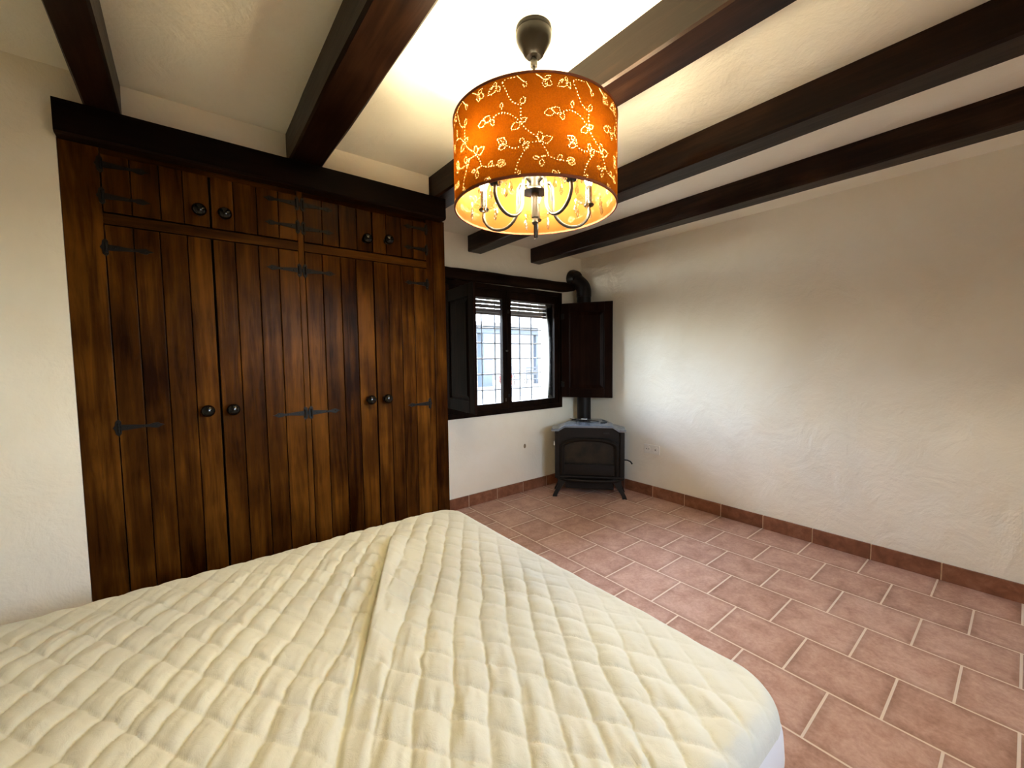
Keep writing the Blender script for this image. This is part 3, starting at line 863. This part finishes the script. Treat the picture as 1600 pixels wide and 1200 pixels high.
nx, ny = 500, 410
gx = np.linspace(BX0, BX1, nx); gy = np.linspace(BY0, BY1, ny)
X, Y = np.meshgrid(gx, gy, indexing='ij')
X2, Y2, din = rr_clamp(X, Y)
H = quilt_height(X2, Y2)
edge = np.clip(din / ER, 0, 1)
Z = BZ - ER + np.sqrt(np.maximum(ER ** 2 - (ER * (1 - edge)) ** 2, 0)) + H * np.clip(din / 0.03, 0, 1)
verts = np.stack([X2, Y2, Z], -1).reshape(-1, 3)
ii, jj = np.meshgrid(np.arange(nx - 1), np.arange(ny - 1), indexing='ij')
faces = np.stack([ii * ny + jj, (ii + 1) * ny + jj, (ii + 1) * ny + jj + 1, ii * ny + jj + 1], -1).reshape(-1, 4)
def np_mesh(name, verts, faces, mats, parent, smooth=True, mi=None):
    me = bpy.data.meshes.new(name)
    me.vertices.add(len(verts)); me.vertices.foreach_set('co', verts.astype(np.float32).ravel())
    me.loops.add(len(faces) * 4); me.loops.foreach_set('vertex_index', faces.astype(np.int32).ravel())
    me.polygons.add(len(faces))
    me.polygons.foreach_set('loop_start', np.arange(0, len(faces) * 4, 4, dtype=np.int32))
    for m in mats: me.materials.append(m)
    me.update(calc_edges=True)
    if mi is not None: me.polygons.foreach_set('material_index', mi.astype(np.int32))
    if smooth: me.polygons.foreach_set('use_smooth', np.ones(len(faces), dtype=bool))
    me.validate(); me.update()
    o = bpy.data.objects.new(name, me); COL.objects.link(o); o.parent = parent
    return o
np_mesh('quilted_top', verts, faces, [M['quilt']], mt)
# side of the mattress, smooth white cotton
loop = []
cx, cy = (BX0 + BX1) / 2, (BY0 + BY1) / 2; hx2, hy2 = (BX1 - BX0) / 2, (BY1 - BY0) / 2
for (qx, qy, a0) in ((1, 1, 0), (-1, 1, 90), (-1, -1, 180), (1, -1, 270)):
    for k in range(15):
        a = math.radians(a0 + 90 * k / 14)
        loop.append((cx + qx * (hx2 - CR) + CR * math.cos(a), cy + qy * (hy2 - CR) + CR * math.sin(a), math.cos(a), math.sin(a)))
s = MB(); vs = []; fs = []; k = len(loop)
lev = [(BZ - ER + 0.004, -0.001), (BZ - ER - 0.02, 0.006), (BZ - 0.12, 0.010), (BZ - 0.2, 0.004), (0.345, -0.012), (0.339, -0.05)]
for (z, d) in lev:
    for (x, y, nx_, ny_) in loop: vs.append((x + nx_ * d, y + ny_ * d, z))
for i in range(len(lev) - 1):
    for j in range(k):
        l = (j + 1) % k
        fs.append((i * k + j, (i + 1) * k + j, (i + 1) * k + l, i * k + l))
fs.append(tuple((len(lev) - 1) * k + j for j in range(k)))
tag(s.add(vs, fs).build('side_skirt', M['skirt'], mt, True, 60), 'smooth white fabric side')

# ------------------------------------------------------------------ pendant lamp
LX, LY = -2.615, -2.151
ZB, ZT2, SR = 1.910, 2.187, 0.278
lamp = thing('pendant_lamp', 'orange drum shade pendant chandelier with glowing leaf vines hanging from the ceiling', 'lamp', (LX, LY, CEIL))
def lz(z): return z - CEIL
MB().lathe([(0.0001, 0), (0.074, 0), (0.074, -0.004), (0.069, -0.010), (0.0001, -0.010)], (0, 0, 0), 40).build('ceiling_rose', M['ceiling'], lamp, True, 40)
MB().lathe([(0.0001, -0.010), (0.060, -0.010), (0.0615, -0.018), (0.059, -0.024), (0.061, -0.030), (0.060, -0.045), (0.052, -0.062), (0.040, -0.080), (0.033, -0.094), (0.024, -0.101), (0.0001, -0.102)], (0, 0, 0), 40).build('canopy', M['bronze'], lamp, True, 35)
MB().tube([(0, 0, -0.10), (0, 0, lz(2.03))], 0.0045, 12).lathe([(0.0001, 0.0), (0.012, 0.0), (0.012, 0.02), (0.006, 0.03), (0.0001, 0.03)], (0, 0, -0.132), 16).build('stem', M['silver'], lamp, True)
hub = MB().lathe([(0.0001, lz(2.045)), (0.012, lz(2.045)), (0.026, lz(2.03)), (0.028, lz(1.99)), (0.030, lz(1.983)), (0.046, lz(1.974)), (0.046, lz(1.969)), (0.0001, lz(1.967))], (0, 0, 0), 36)
hub.lathe([(0.0001, lz(1.968)), (0.0125, lz(1.968)), (0.0125, lz(1.885)), (0.0095, lz(1.882)), (0.0095, lz(1.872)), (0.012, lz(1.868)), (0.009, lz(1.862)), (0.0001, lz(1.862))], (0, 0, 0), 24)
hub.build('hub', M['silver'], lamp, True, 35)
fin = MB().lathe([(0.0001, lz(1.864)), (0.0055, lz(1.862)), (0.0055, lz(1.822)), (0.004, lz(1.816)), (0.0001, lz(1.815))], (0, 0, 0), 16).build('finial', M['blackened'], lamp, True, 35)
MB().sphere((0, 0, lz(1.812)), 0.004, 10, 8).build('finial_bead', M['crystal'], fin, True)
sp = MB()
for k in range(3):
    a = 0.4 + k * 2 * PI / 3
    sp.tube([(0.01 * math.cos(a), 0.01 * math.sin(a), lz(2.04)), (SR * 0.5 * math.cos(a), SR * 0.5 * math.sin(a), lz(2.165)), ((SR - 0.004) * math.cos(a), (SR - 0.004) * math.sin(a), lz(2.178))], 0.0022, 8)
sp.build('shade_spider', M['silver'], lamp, True)

A0, CRAD, CZ = 0.803, 0.200, 1.940
def make_arm(a):
    ca_, sa_ = math.cos(a), math.sin(a)
    def P(r, z): return (r * ca_, r * sa_, lz(z))
    pts = [P(0.026, 2.000), P(0.045, 2.006), P(0.056, 2.003), P(0.0625, 1.990), P(0.064, 1.965), P(0.066, 1.94)]
    for i in range(1, 14):
        t = PI * i / 14
        pts.append(P(0.131 - 0.066 * math.cos(t) + 0.0035 * (1 - math.cos(t)), 1.928 - 0.068 * math.sin(t)))
    pts += [P(CRAD, 1.930), P(CRAD, CZ)]
    arm = MB().tube(pts, 0.0056, 12).sphere(P(0.050, 2.007), 0.0068, 12, 8).build('arm', M['silver'], lamp, True)
    c = P(CRAD, CZ)
    MB().lathe([(0.0001, -0.004), (0.016, -0.003), (0.019, 0.002), (0.015, 0.008), (0.0001, 0.008)], c, 20).build('cup', M['bronze'], arm, True, 40)
    bo = MB()                                               # scalloped crystal dish
    vs = []; fs = []; n = 40
    for ri, (r, z) in enumerate(((0.012, 0.009), (0.028, 0.010), (0.040, 0.015), (0.050, 0.024))):
        for k in range(n):
            th = 2 * PI * k / n
            rr = r * (1 + (0.07 * math.cos(8 * th) if ri > 1 else 0))
            vs.append((c[0] + rr * math.cos(th), c[1] + rr * math.sin(th), c[2] + z + (0.003 * math.cos(8 * th) if ri > 1 else 0)))
    for ri in range(3):
        for k in range(n):
            l = (k + 1) % n
            fs.append((ri * n + k, ri * n + l, (ri + 1) * n + l, (ri + 1) * n + k))
    bo.add(vs, fs).build('crystal_dish', M['crystal'], arm, True)
    MB().lathe([(0.0001, 0.008), (0.0115, 0.008), (0.0115, 0.066), (0.0001, 0.066)], c, 18).build('candle_sleeve', M['silver'], arm, True, 35)
    MB().lathe([(0.0001, 0.066), (0.009, 0.066), (0.011, 0.075), (0.017, 0.092), (0.0185, 0.105), (0.0165, 0.120), (0.010, 0.138), (0.004, 0.150), (0.0001, 0.153)], c, 18).build('bulb', M['bulb'], arm, True)
    for k in range(6):
        th = 2 * PI * k / 6 + a
        d = (c[0] + 0.050 * math.cos(th), c[1] + 0.050 * math.sin(th), c[2] + 0.020)
        MB().lathe([(0.0001, 0), (0.003, -0.004), (0.003, -0.008), (0.0008, -0.011), (0.0008, -0.016), (0.004, -0.026), (0.0062, -0.036), (0.004, -0.045), (0.0001, -0.050)], d, 8).build('crystal_drop', M['crystal'], arm)
    return arm
for k in range(5):
    make_arm(A0 + 2 * PI * k / 5)

# perforated vine pattern of the shade
VINES=[[(-0.200,0.010),(-0.187,0.025),(-0.165,0.041),(-0.129,0.056),(-0.098,0.069),(-0.075,0.081),(-0.052,0.088)],
[(-0.052,0.088),(0.001,0.090),(0.061,0.090)],
[(0.061,0.090),(0.031,0.102),(-0.013,0.110),(-0.051,0.118),(-0.088,0.126),(-0.118,0.136),(-0.133,0.146)],
[(-0.133,0.146),(-0.137,0.161),(-0.138,0.177),(-0.134,0.193),(-0.147,0.196)],
[(-0.162,0.195),(-0.208,0.200),(-0.239,0.210),(-0.262,0.221),(-0.286,0.237),(-0.314,0.251),(-0.325,0.262)],
[(-0.325,0.262),(-0.292,0.268),(-0.237,0.269),(-0.182,0.268)],
[(-0.145,0.147),(-0.176,0.155),(-0.210,0.164),(-0.249,0.172),(-0.305,0.178),(-0.363,0.181),(-0.415,0.178),(-0.442,0.172)],
[(-0.338,0.181),(-0.341,0.192)],
[(0.061,0.089),(0.091,0.079),(0.121,0.065),(0.139,0.052)],
[(0.139,0.052),(0.090,0.050),(0.037,0.046)],
[(0.090,0.050),(0.075,0.041)],
[(0.139,0.052),(0.181,0.046),(0.228,0.042),(0.283,0.041),(0.340,0.041)],
[(-0.285,0.087),(-0.253,0.081),(-0.213,0.077),(-0.174,0.077),(-0.138,0.082)]]
TWIGS=[[(-0.167,0.270),(-0.121,0.258),(-0.099,0.252)],[(0.021,0.270),(0.065,0.263),(0.102,0.255)],[(0.294,0.257),(0.278,0.251)]]
LEAVES=[[(-0.342,0.194),(-0.336,0.208)],
[(-0.131,0.195),(-0.093,0.214)],
[(-0.460,0.170),(-0.434,0.151)],
[(-0.469,0.172),(-0.565,0.181)],
[(-0.536,0.170),(-0.641,0.167)],
[(-0.133,0.147),(-0.075,0.155)],
[(-0.149,0.143),(-0.243,0.129)],
[(-0.292,0.094),(-0.393,0.111)],
[(-0.301,0.091),(-0.385,0.082)],
[(-0.322,0.101),(-0.350,0.115)],
[(0.061,0.093),(0.050,0.119)],
[(0.076,0.091),(0.182,0.102)],
[(-0.120,0.084),(-0.135,0.105)],
[(-0.105,0.071),(-0.067,0.091)],
[(0.037,0.046),(-0.015,0.047)],
[(0.075,0.041),(0.067,0.021)],
[(0.236,0.042),(0.283,0.056)],
[(0.340,0.042),(0.424,0.049)],
[(0.348,0.040),(0.433,0.038)],
[(0.188,0.003),(0.204,0.015)],
[(0.243,0.002),(0.224,0.014)],
[(-0.169,0.005),(-0.153,0.017)],
[(-0.099,0.253),(-0.085,0.236)],
[(0.102,0.255),(0.117,0.235)],
[(0.110,0.255),(0.185,0.240)],
[(0.110,0.257),(0.163,0.267)],
[(0.334,0.257),(0.239,0.240)],
[(0.342,0.260),(0.310,0.269)],
[(0.350,0.256),(0.375,0.239)]]

BASE = -2.29987; PER = 0.735
NA, NZ = 920, 148
mask = np.zeros((NA, NZ), bool)
HGT = ZT2 - ZB
da = 2 * PI / NA; dz = HGT / NZ
def dot(ang, z, r):
    ia = ang / da; iz = z / dz
    ra = r / (da * SR); rz = r / dz
    for i in range(int(ia - ra) - 1, int(ia + ra) + 2):
        for j in range(max(2, int(iz - rz) - 1), min(NZ - 2, int(iz + rz) + 2)):
            if ((i + 0.5 - ia) / ra) ** 2 + ((j + 0.5 - iz) / rz) ** 2 <= 1:
                mask[i % NA, j] = True
def walk(pts, step, r, solid=False):
    P = [Vector((a * SR, z)) for a, z in pts]
    left = 0.0
    for A, B in zip(P[:-1], P[1:]):
        ln = (B - A).length
        if ln < 1e-6: continue
        s = left
        while s < ln:
            p = A + (B - A) * (s / ln)
            dot(p.x / SR + off, p.y, r)
            s += step
        left = s - ln
for k in range(-3, 4):
    off = (BASE + k * PER) % (2 * PI)
    for v in VINES: walk(v, 0.0092, 0.0015)
    for v in TWIGS: walk(v, 0.0026, 0.0013)
    for (b0, t0) in LEAVES:
        A = Vector((b0[0] * SR, b0[1])); B = Vector((t0[0] * SR, t0[1]))
        d = B - A; ln = d.length; nrm = Vector((-d.y, d.x)) / max(ln, 1e-6)
        wd = min(0.011, ln * 0.36)
        for sg in (1, -1):
            pts = []
            for i in range(9):
                t = i / 8
                q = A + d * t + nrm * sg * wd * math.sin(PI * t ** 0.8) * (1 - 0.25 * t)
                pts.append((q.x / SR, q.y))
            walk(pts, 0.0054, 0.0012)
ang = np.arange(NA) * da
def drum(rad):
    a, z = np.meshgrid(ang, np.linspace(lz(ZB), lz(ZT2), NZ + 1), indexing='ij')
    return np.stack([rad * np.cos(a), rad * np.sin(a), z], -1).reshape(-1, 3)
ia, jz = np.meshgrid(np.arange(NA), np.arange(NZ), indexing='ij')
ib = (ia + 1) % NA; W = NZ + 1
q = np.stack([ia * W + jz, ib * W + jz, ib * W + jz + 1, ia * W + jz + 1], -1).reshape(-1, 4)
mk = mask.reshape(-1)
shade = np_mesh('lamp_shade', drum(SR), q[~mk], [M['shade']], lamp)
np_mesh('shade_lining', drum(SR - 0.0022), q[:, ::-1].copy(), [M['lining'], M['perforated']], shade, True, mk.astype(int))
rim = MB()
for z in (ZB, ZT2):
    rim.lathe([(SR - 0.0035, lz(z) - 0.003), (SR + 0.0015, lz(z) - 0.003), (SR + 0.0015, lz(z) + 0.004), (SR - 0.0035, lz(z) + 0.004), (SR - 0.0035, lz(z) - 0.003)], (0, 0, 0), 96)
rim.build('shade_rim', simple('dark_orange_rim', (0.16, 0.035, 0.008), 0.8), shade, True, 40)

# ------------------------------------------------------------------ courtyard seen through the window
tag(MB().box(-12, 22, 0.33, 30, -0.2, 0.15).build('courtyard_ground', M['terrace']), kind='structure')
tag(MB().box(-6, 24, 16, 16.4, 0.15, 4.2).build('courtyard_wall', M['outside_white']), kind='structure')
po = thing('porch', 'blue grey wooden porch across the sunny courtyard', 'porch', (0, 9.0, 0.15))
for x, wd in ((4.86, 0.2), (7.36, 0.09), (9.6, 0.12)):
    MB().box(x - wd, x + wd, -wd, wd, 0.0, 2.15, 0, 0.02).build('post', M['post'], po)
MB().box(3.9, 10.6, -0.16, 0.16, 2.15, 2.42, 0, 0.02).build('beam', M['post'], po)
rf = MB(); rf.add([(3.6, -0.5, 2.42), (10.8, -0.5, 2.42), (10.8, 4.5, 3.3), (3.6, 4.5, 3.3), (3.6, -0.5, 2.52), (10.8, -0.5, 2.52), (10.8, 4.5, 3.4), (3.6, 4.5, 3.4)],
       [(3, 2, 1, 0), (4, 5, 6, 7), (0, 1, 5, 4), (1, 2, 6, 5), (2, 3, 7, 6), (3, 0, 4, 7)])
rf.build('roof', M['slat'], po)
tag(MB().box(1.0, 14, 7.2, 7.45, 0.15, 0.5, 0, 0.02).build('garden_kerb', M['outside_white']), 'low white kerb across the courtyard in front of the porch', 'kerb')
def chair(x, y, rz, lab):
    c = thing('garden_chair', lab, 'chair', (x, y, 0.15), rz, 'garden chairs')
    for sx in (-0.22, 0.22):
        MB().tube([(sx, -0.22, 0), (sx, -0.2, 0.45)], 0.018, 8).build('leg', M['chair'], c)
        MB().tube([(sx, 0.26, 0), (sx, 0.2, 0.45), (sx, 0.28, 0.95)], 0.018, 8).build('leg', M['chair'], c)
    MB().box(-0.24, 0.24, -0.23, 0.22, 0.44, 0.47, 0, 0.01).build('seat', M['chair'], c)
    b_ = MB()
    for z in (0.6, 0.72, 0.84): b_.box(-0.22, 0.22, 0.215 + (z - 0.45) * 0.15, 0.235 + (z - 0.45) * 0.15, z, z + 0.06)
    b_.build('backrest', M['chair'], c)
chair(6.0, 8.55, 0.5, 'grey garden chair left of its pair beyond the window glass')
chair(6.72, 8.5, -0.6, 'grey garden chair right of its pair beyond the window glass')
def shrub(x, y, h, r, lab, mat, n, seed):
    t = thing('potted_shrub', lab, 'plant', (x, y, 0.15), 0, 'potted shrubs')
    MB().lathe([(0.0001, 0), (0.13, 0), (0.18, 0.28), (0.19, 0.3), (0.165, 0.3), (0.16, 0.26), (0.0001, 0.26)], (0, 0, 0), 20).build('pot', M['pot'], t, True, 40)
    rnd = random.Random(seed); l = MB(); stm = MB()
    for k in range(9):
        a = rnd.uniform(0, 2 * PI); tip = Vector((r * 0.7 * math.cos(a), r * 0.7 * math.sin(a), h * rnd.uniform(0.6, 1)))
        stm.tube([(0, 0, 0.25), (tip * 0.5 + Vector((0, 0, 0.15)))[:], tip[:]], 0.008, 6)
    for k in range(n):
        a = rnd.uniform(0, 2 * PI); z = rnd.uniform(0.35, h); rr = r * math.sqrt(rnd.random()) * (1.1 - 0.5 * abs(z / h - 0.6))
        c = Vector((rr * math.cos(a), rr * math.sin(a), z)); R_ = Matrix.Rotation(rnd.uniform(0, 6.28), 3, 'Z') @ Matrix.Rotation(rnd.uniform(-1, 1), 3, 'X')
        s_ = rnd.uniform(0.05, 0.09)
        l.add([(c + R_ @ Vector(p) * s_)[:] for p in ((0, -1, 0), (0.4, 0, 0.1), (0, 1, 0), (-0.4, 0, 0.1))], [(0, 1, 2, 3)])
    stm.build('stems', M['leaf'], t); l.build('foliage', mat, t)
shrub(7.85, 8.3, 1.15, 0.38, 'yellow green potted shrub beside the thin porch post', M['leaf'], 260, 3)
shrub(5.2, 8.2, 0.75, 0.25, 'small red flowering potted shrub beside the wide porch post', M['flower'], 160, 5)

# ------------------------------------------------------------------ light
world = bpy.data.worlds.new('sky'); scene.world = world; world.use_nodes = True
wn = world.node_tree; wn.nodes.clear()
sky = wn.nodes.new('ShaderNodeTexSky'); sky.sky_type = 'NISHITA'
sky.sun_disc = False; sky.sun_elevation = math.radians(52); sky.sun_rotation = math.radians(75)
sky.air_density = 1.0; sky.dust_density = 1.5; sky.ozone_density = 1.0
bg = wn.nodes.new('ShaderNodeBackground'); bg.inputs[1].default_value = SKY
wo = wn.nodes.new('ShaderNodeOutputWorld')
hs = wn.nodes.new('ShaderNodeHueSaturation'); hs.inputs['Saturation'].default_value = 0.65
wn.links.new(sky.outputs[0], hs.inputs['Color']); wn.links.new(hs.outputs[0], bg.inputs[0]); wn.links.new(bg.outputs[0], wo.inputs[0])
sd = bpy.data.lights.new('sun', 'SUN'); sd.energy = SUN; sd.angle = math.radians(0.6); sd.color = (1.0, 0.95, 0.86)
so_ = bpy.data.objects.new('sun', sd); COL.objects.link(so_)
so_.rotation_euler = Vector((-0.75, 0.22, -1.0)).to_track_quat('-Z', 'Y').to_euler()
# portals: guide skylight through the two window openings
for (c, sx, sz, rot) in (((-1.075, 0.325, 1.48), 1.43, 1.2, (-PI / 2, 0, 0)), (((FX0 + FX1) / 2, YF - 0.28, (FZ0 + FZ1) / 2), 1.3, 1.25, (PI / 2, 0, 0))):
    ld = bpy.data.lights.new('window_portal', 'AREA'); ld.shape = 'RECTANGLE'; ld.size = sx; ld.size_y = sz
    ld.cycles.is_portal = True
    lo = bpy.data.objects.new('window_portal', ld); COL.objects.link(lo)
    lo.location = c; lo.rotation_euler = rot

# ------------------------------------------------------------------ camera (solved from the floor tile grid)
F, YAW, PITCH, ROLL = 639.3766, 0.66945256, -0.06263205, -0.01139204
CAM = Vector((-3.5911547, -3.2438189, 1.3952596))
cyw, syw = math.cos(YAW), math.sin(YAW)
fw = Vector((syw * math.cos(PITCH), cyw * math.cos(PITCH), math.sin(PITCH)))
rt = Vector((cyw, -syw, 0)); up = rt.cross(fw)
r2 = rt * math.cos(ROLL) + up * math.sin(ROLL); u2 = up * math.cos(ROLL) - rt * math.sin(ROLL)
cd = bpy.data.cameras.new('camera'); cd.sensor_width = 36.0; cd.sensor_fit = 'HORIZONTAL'; cd.lens = F / 1600 * 36.0
cd.clip_start = 0.02; cd.clip_end = 200
co_ = bpy.data.objects.new('camera', cd); COL.objects.link(co_)
mw = Matrix((r2, u2, -fw)).transposed().to_4x4(); mw.translation = CAM
co_.matrix_world = mw
scene.camera = co_

vs_ = scene.view_settings
vs_.view_transform = 'Standard'; vs_.look = 'None'; vs_.exposure = EXPO; vs_.gamma = 1.0; vs_.use_curve_mapping = False
scene.cycles.use_denoising = True
scene.cycles.max_bounces = 10; scene.cycles.diffuse_bounces = 6; scene.cycles.transparent_max_bounces = 16
scene.cycles.sample_clamp_indirect = 8.0
scene.cycles.caustics_reflective = False; scene.cycles.caustics_refractive = False
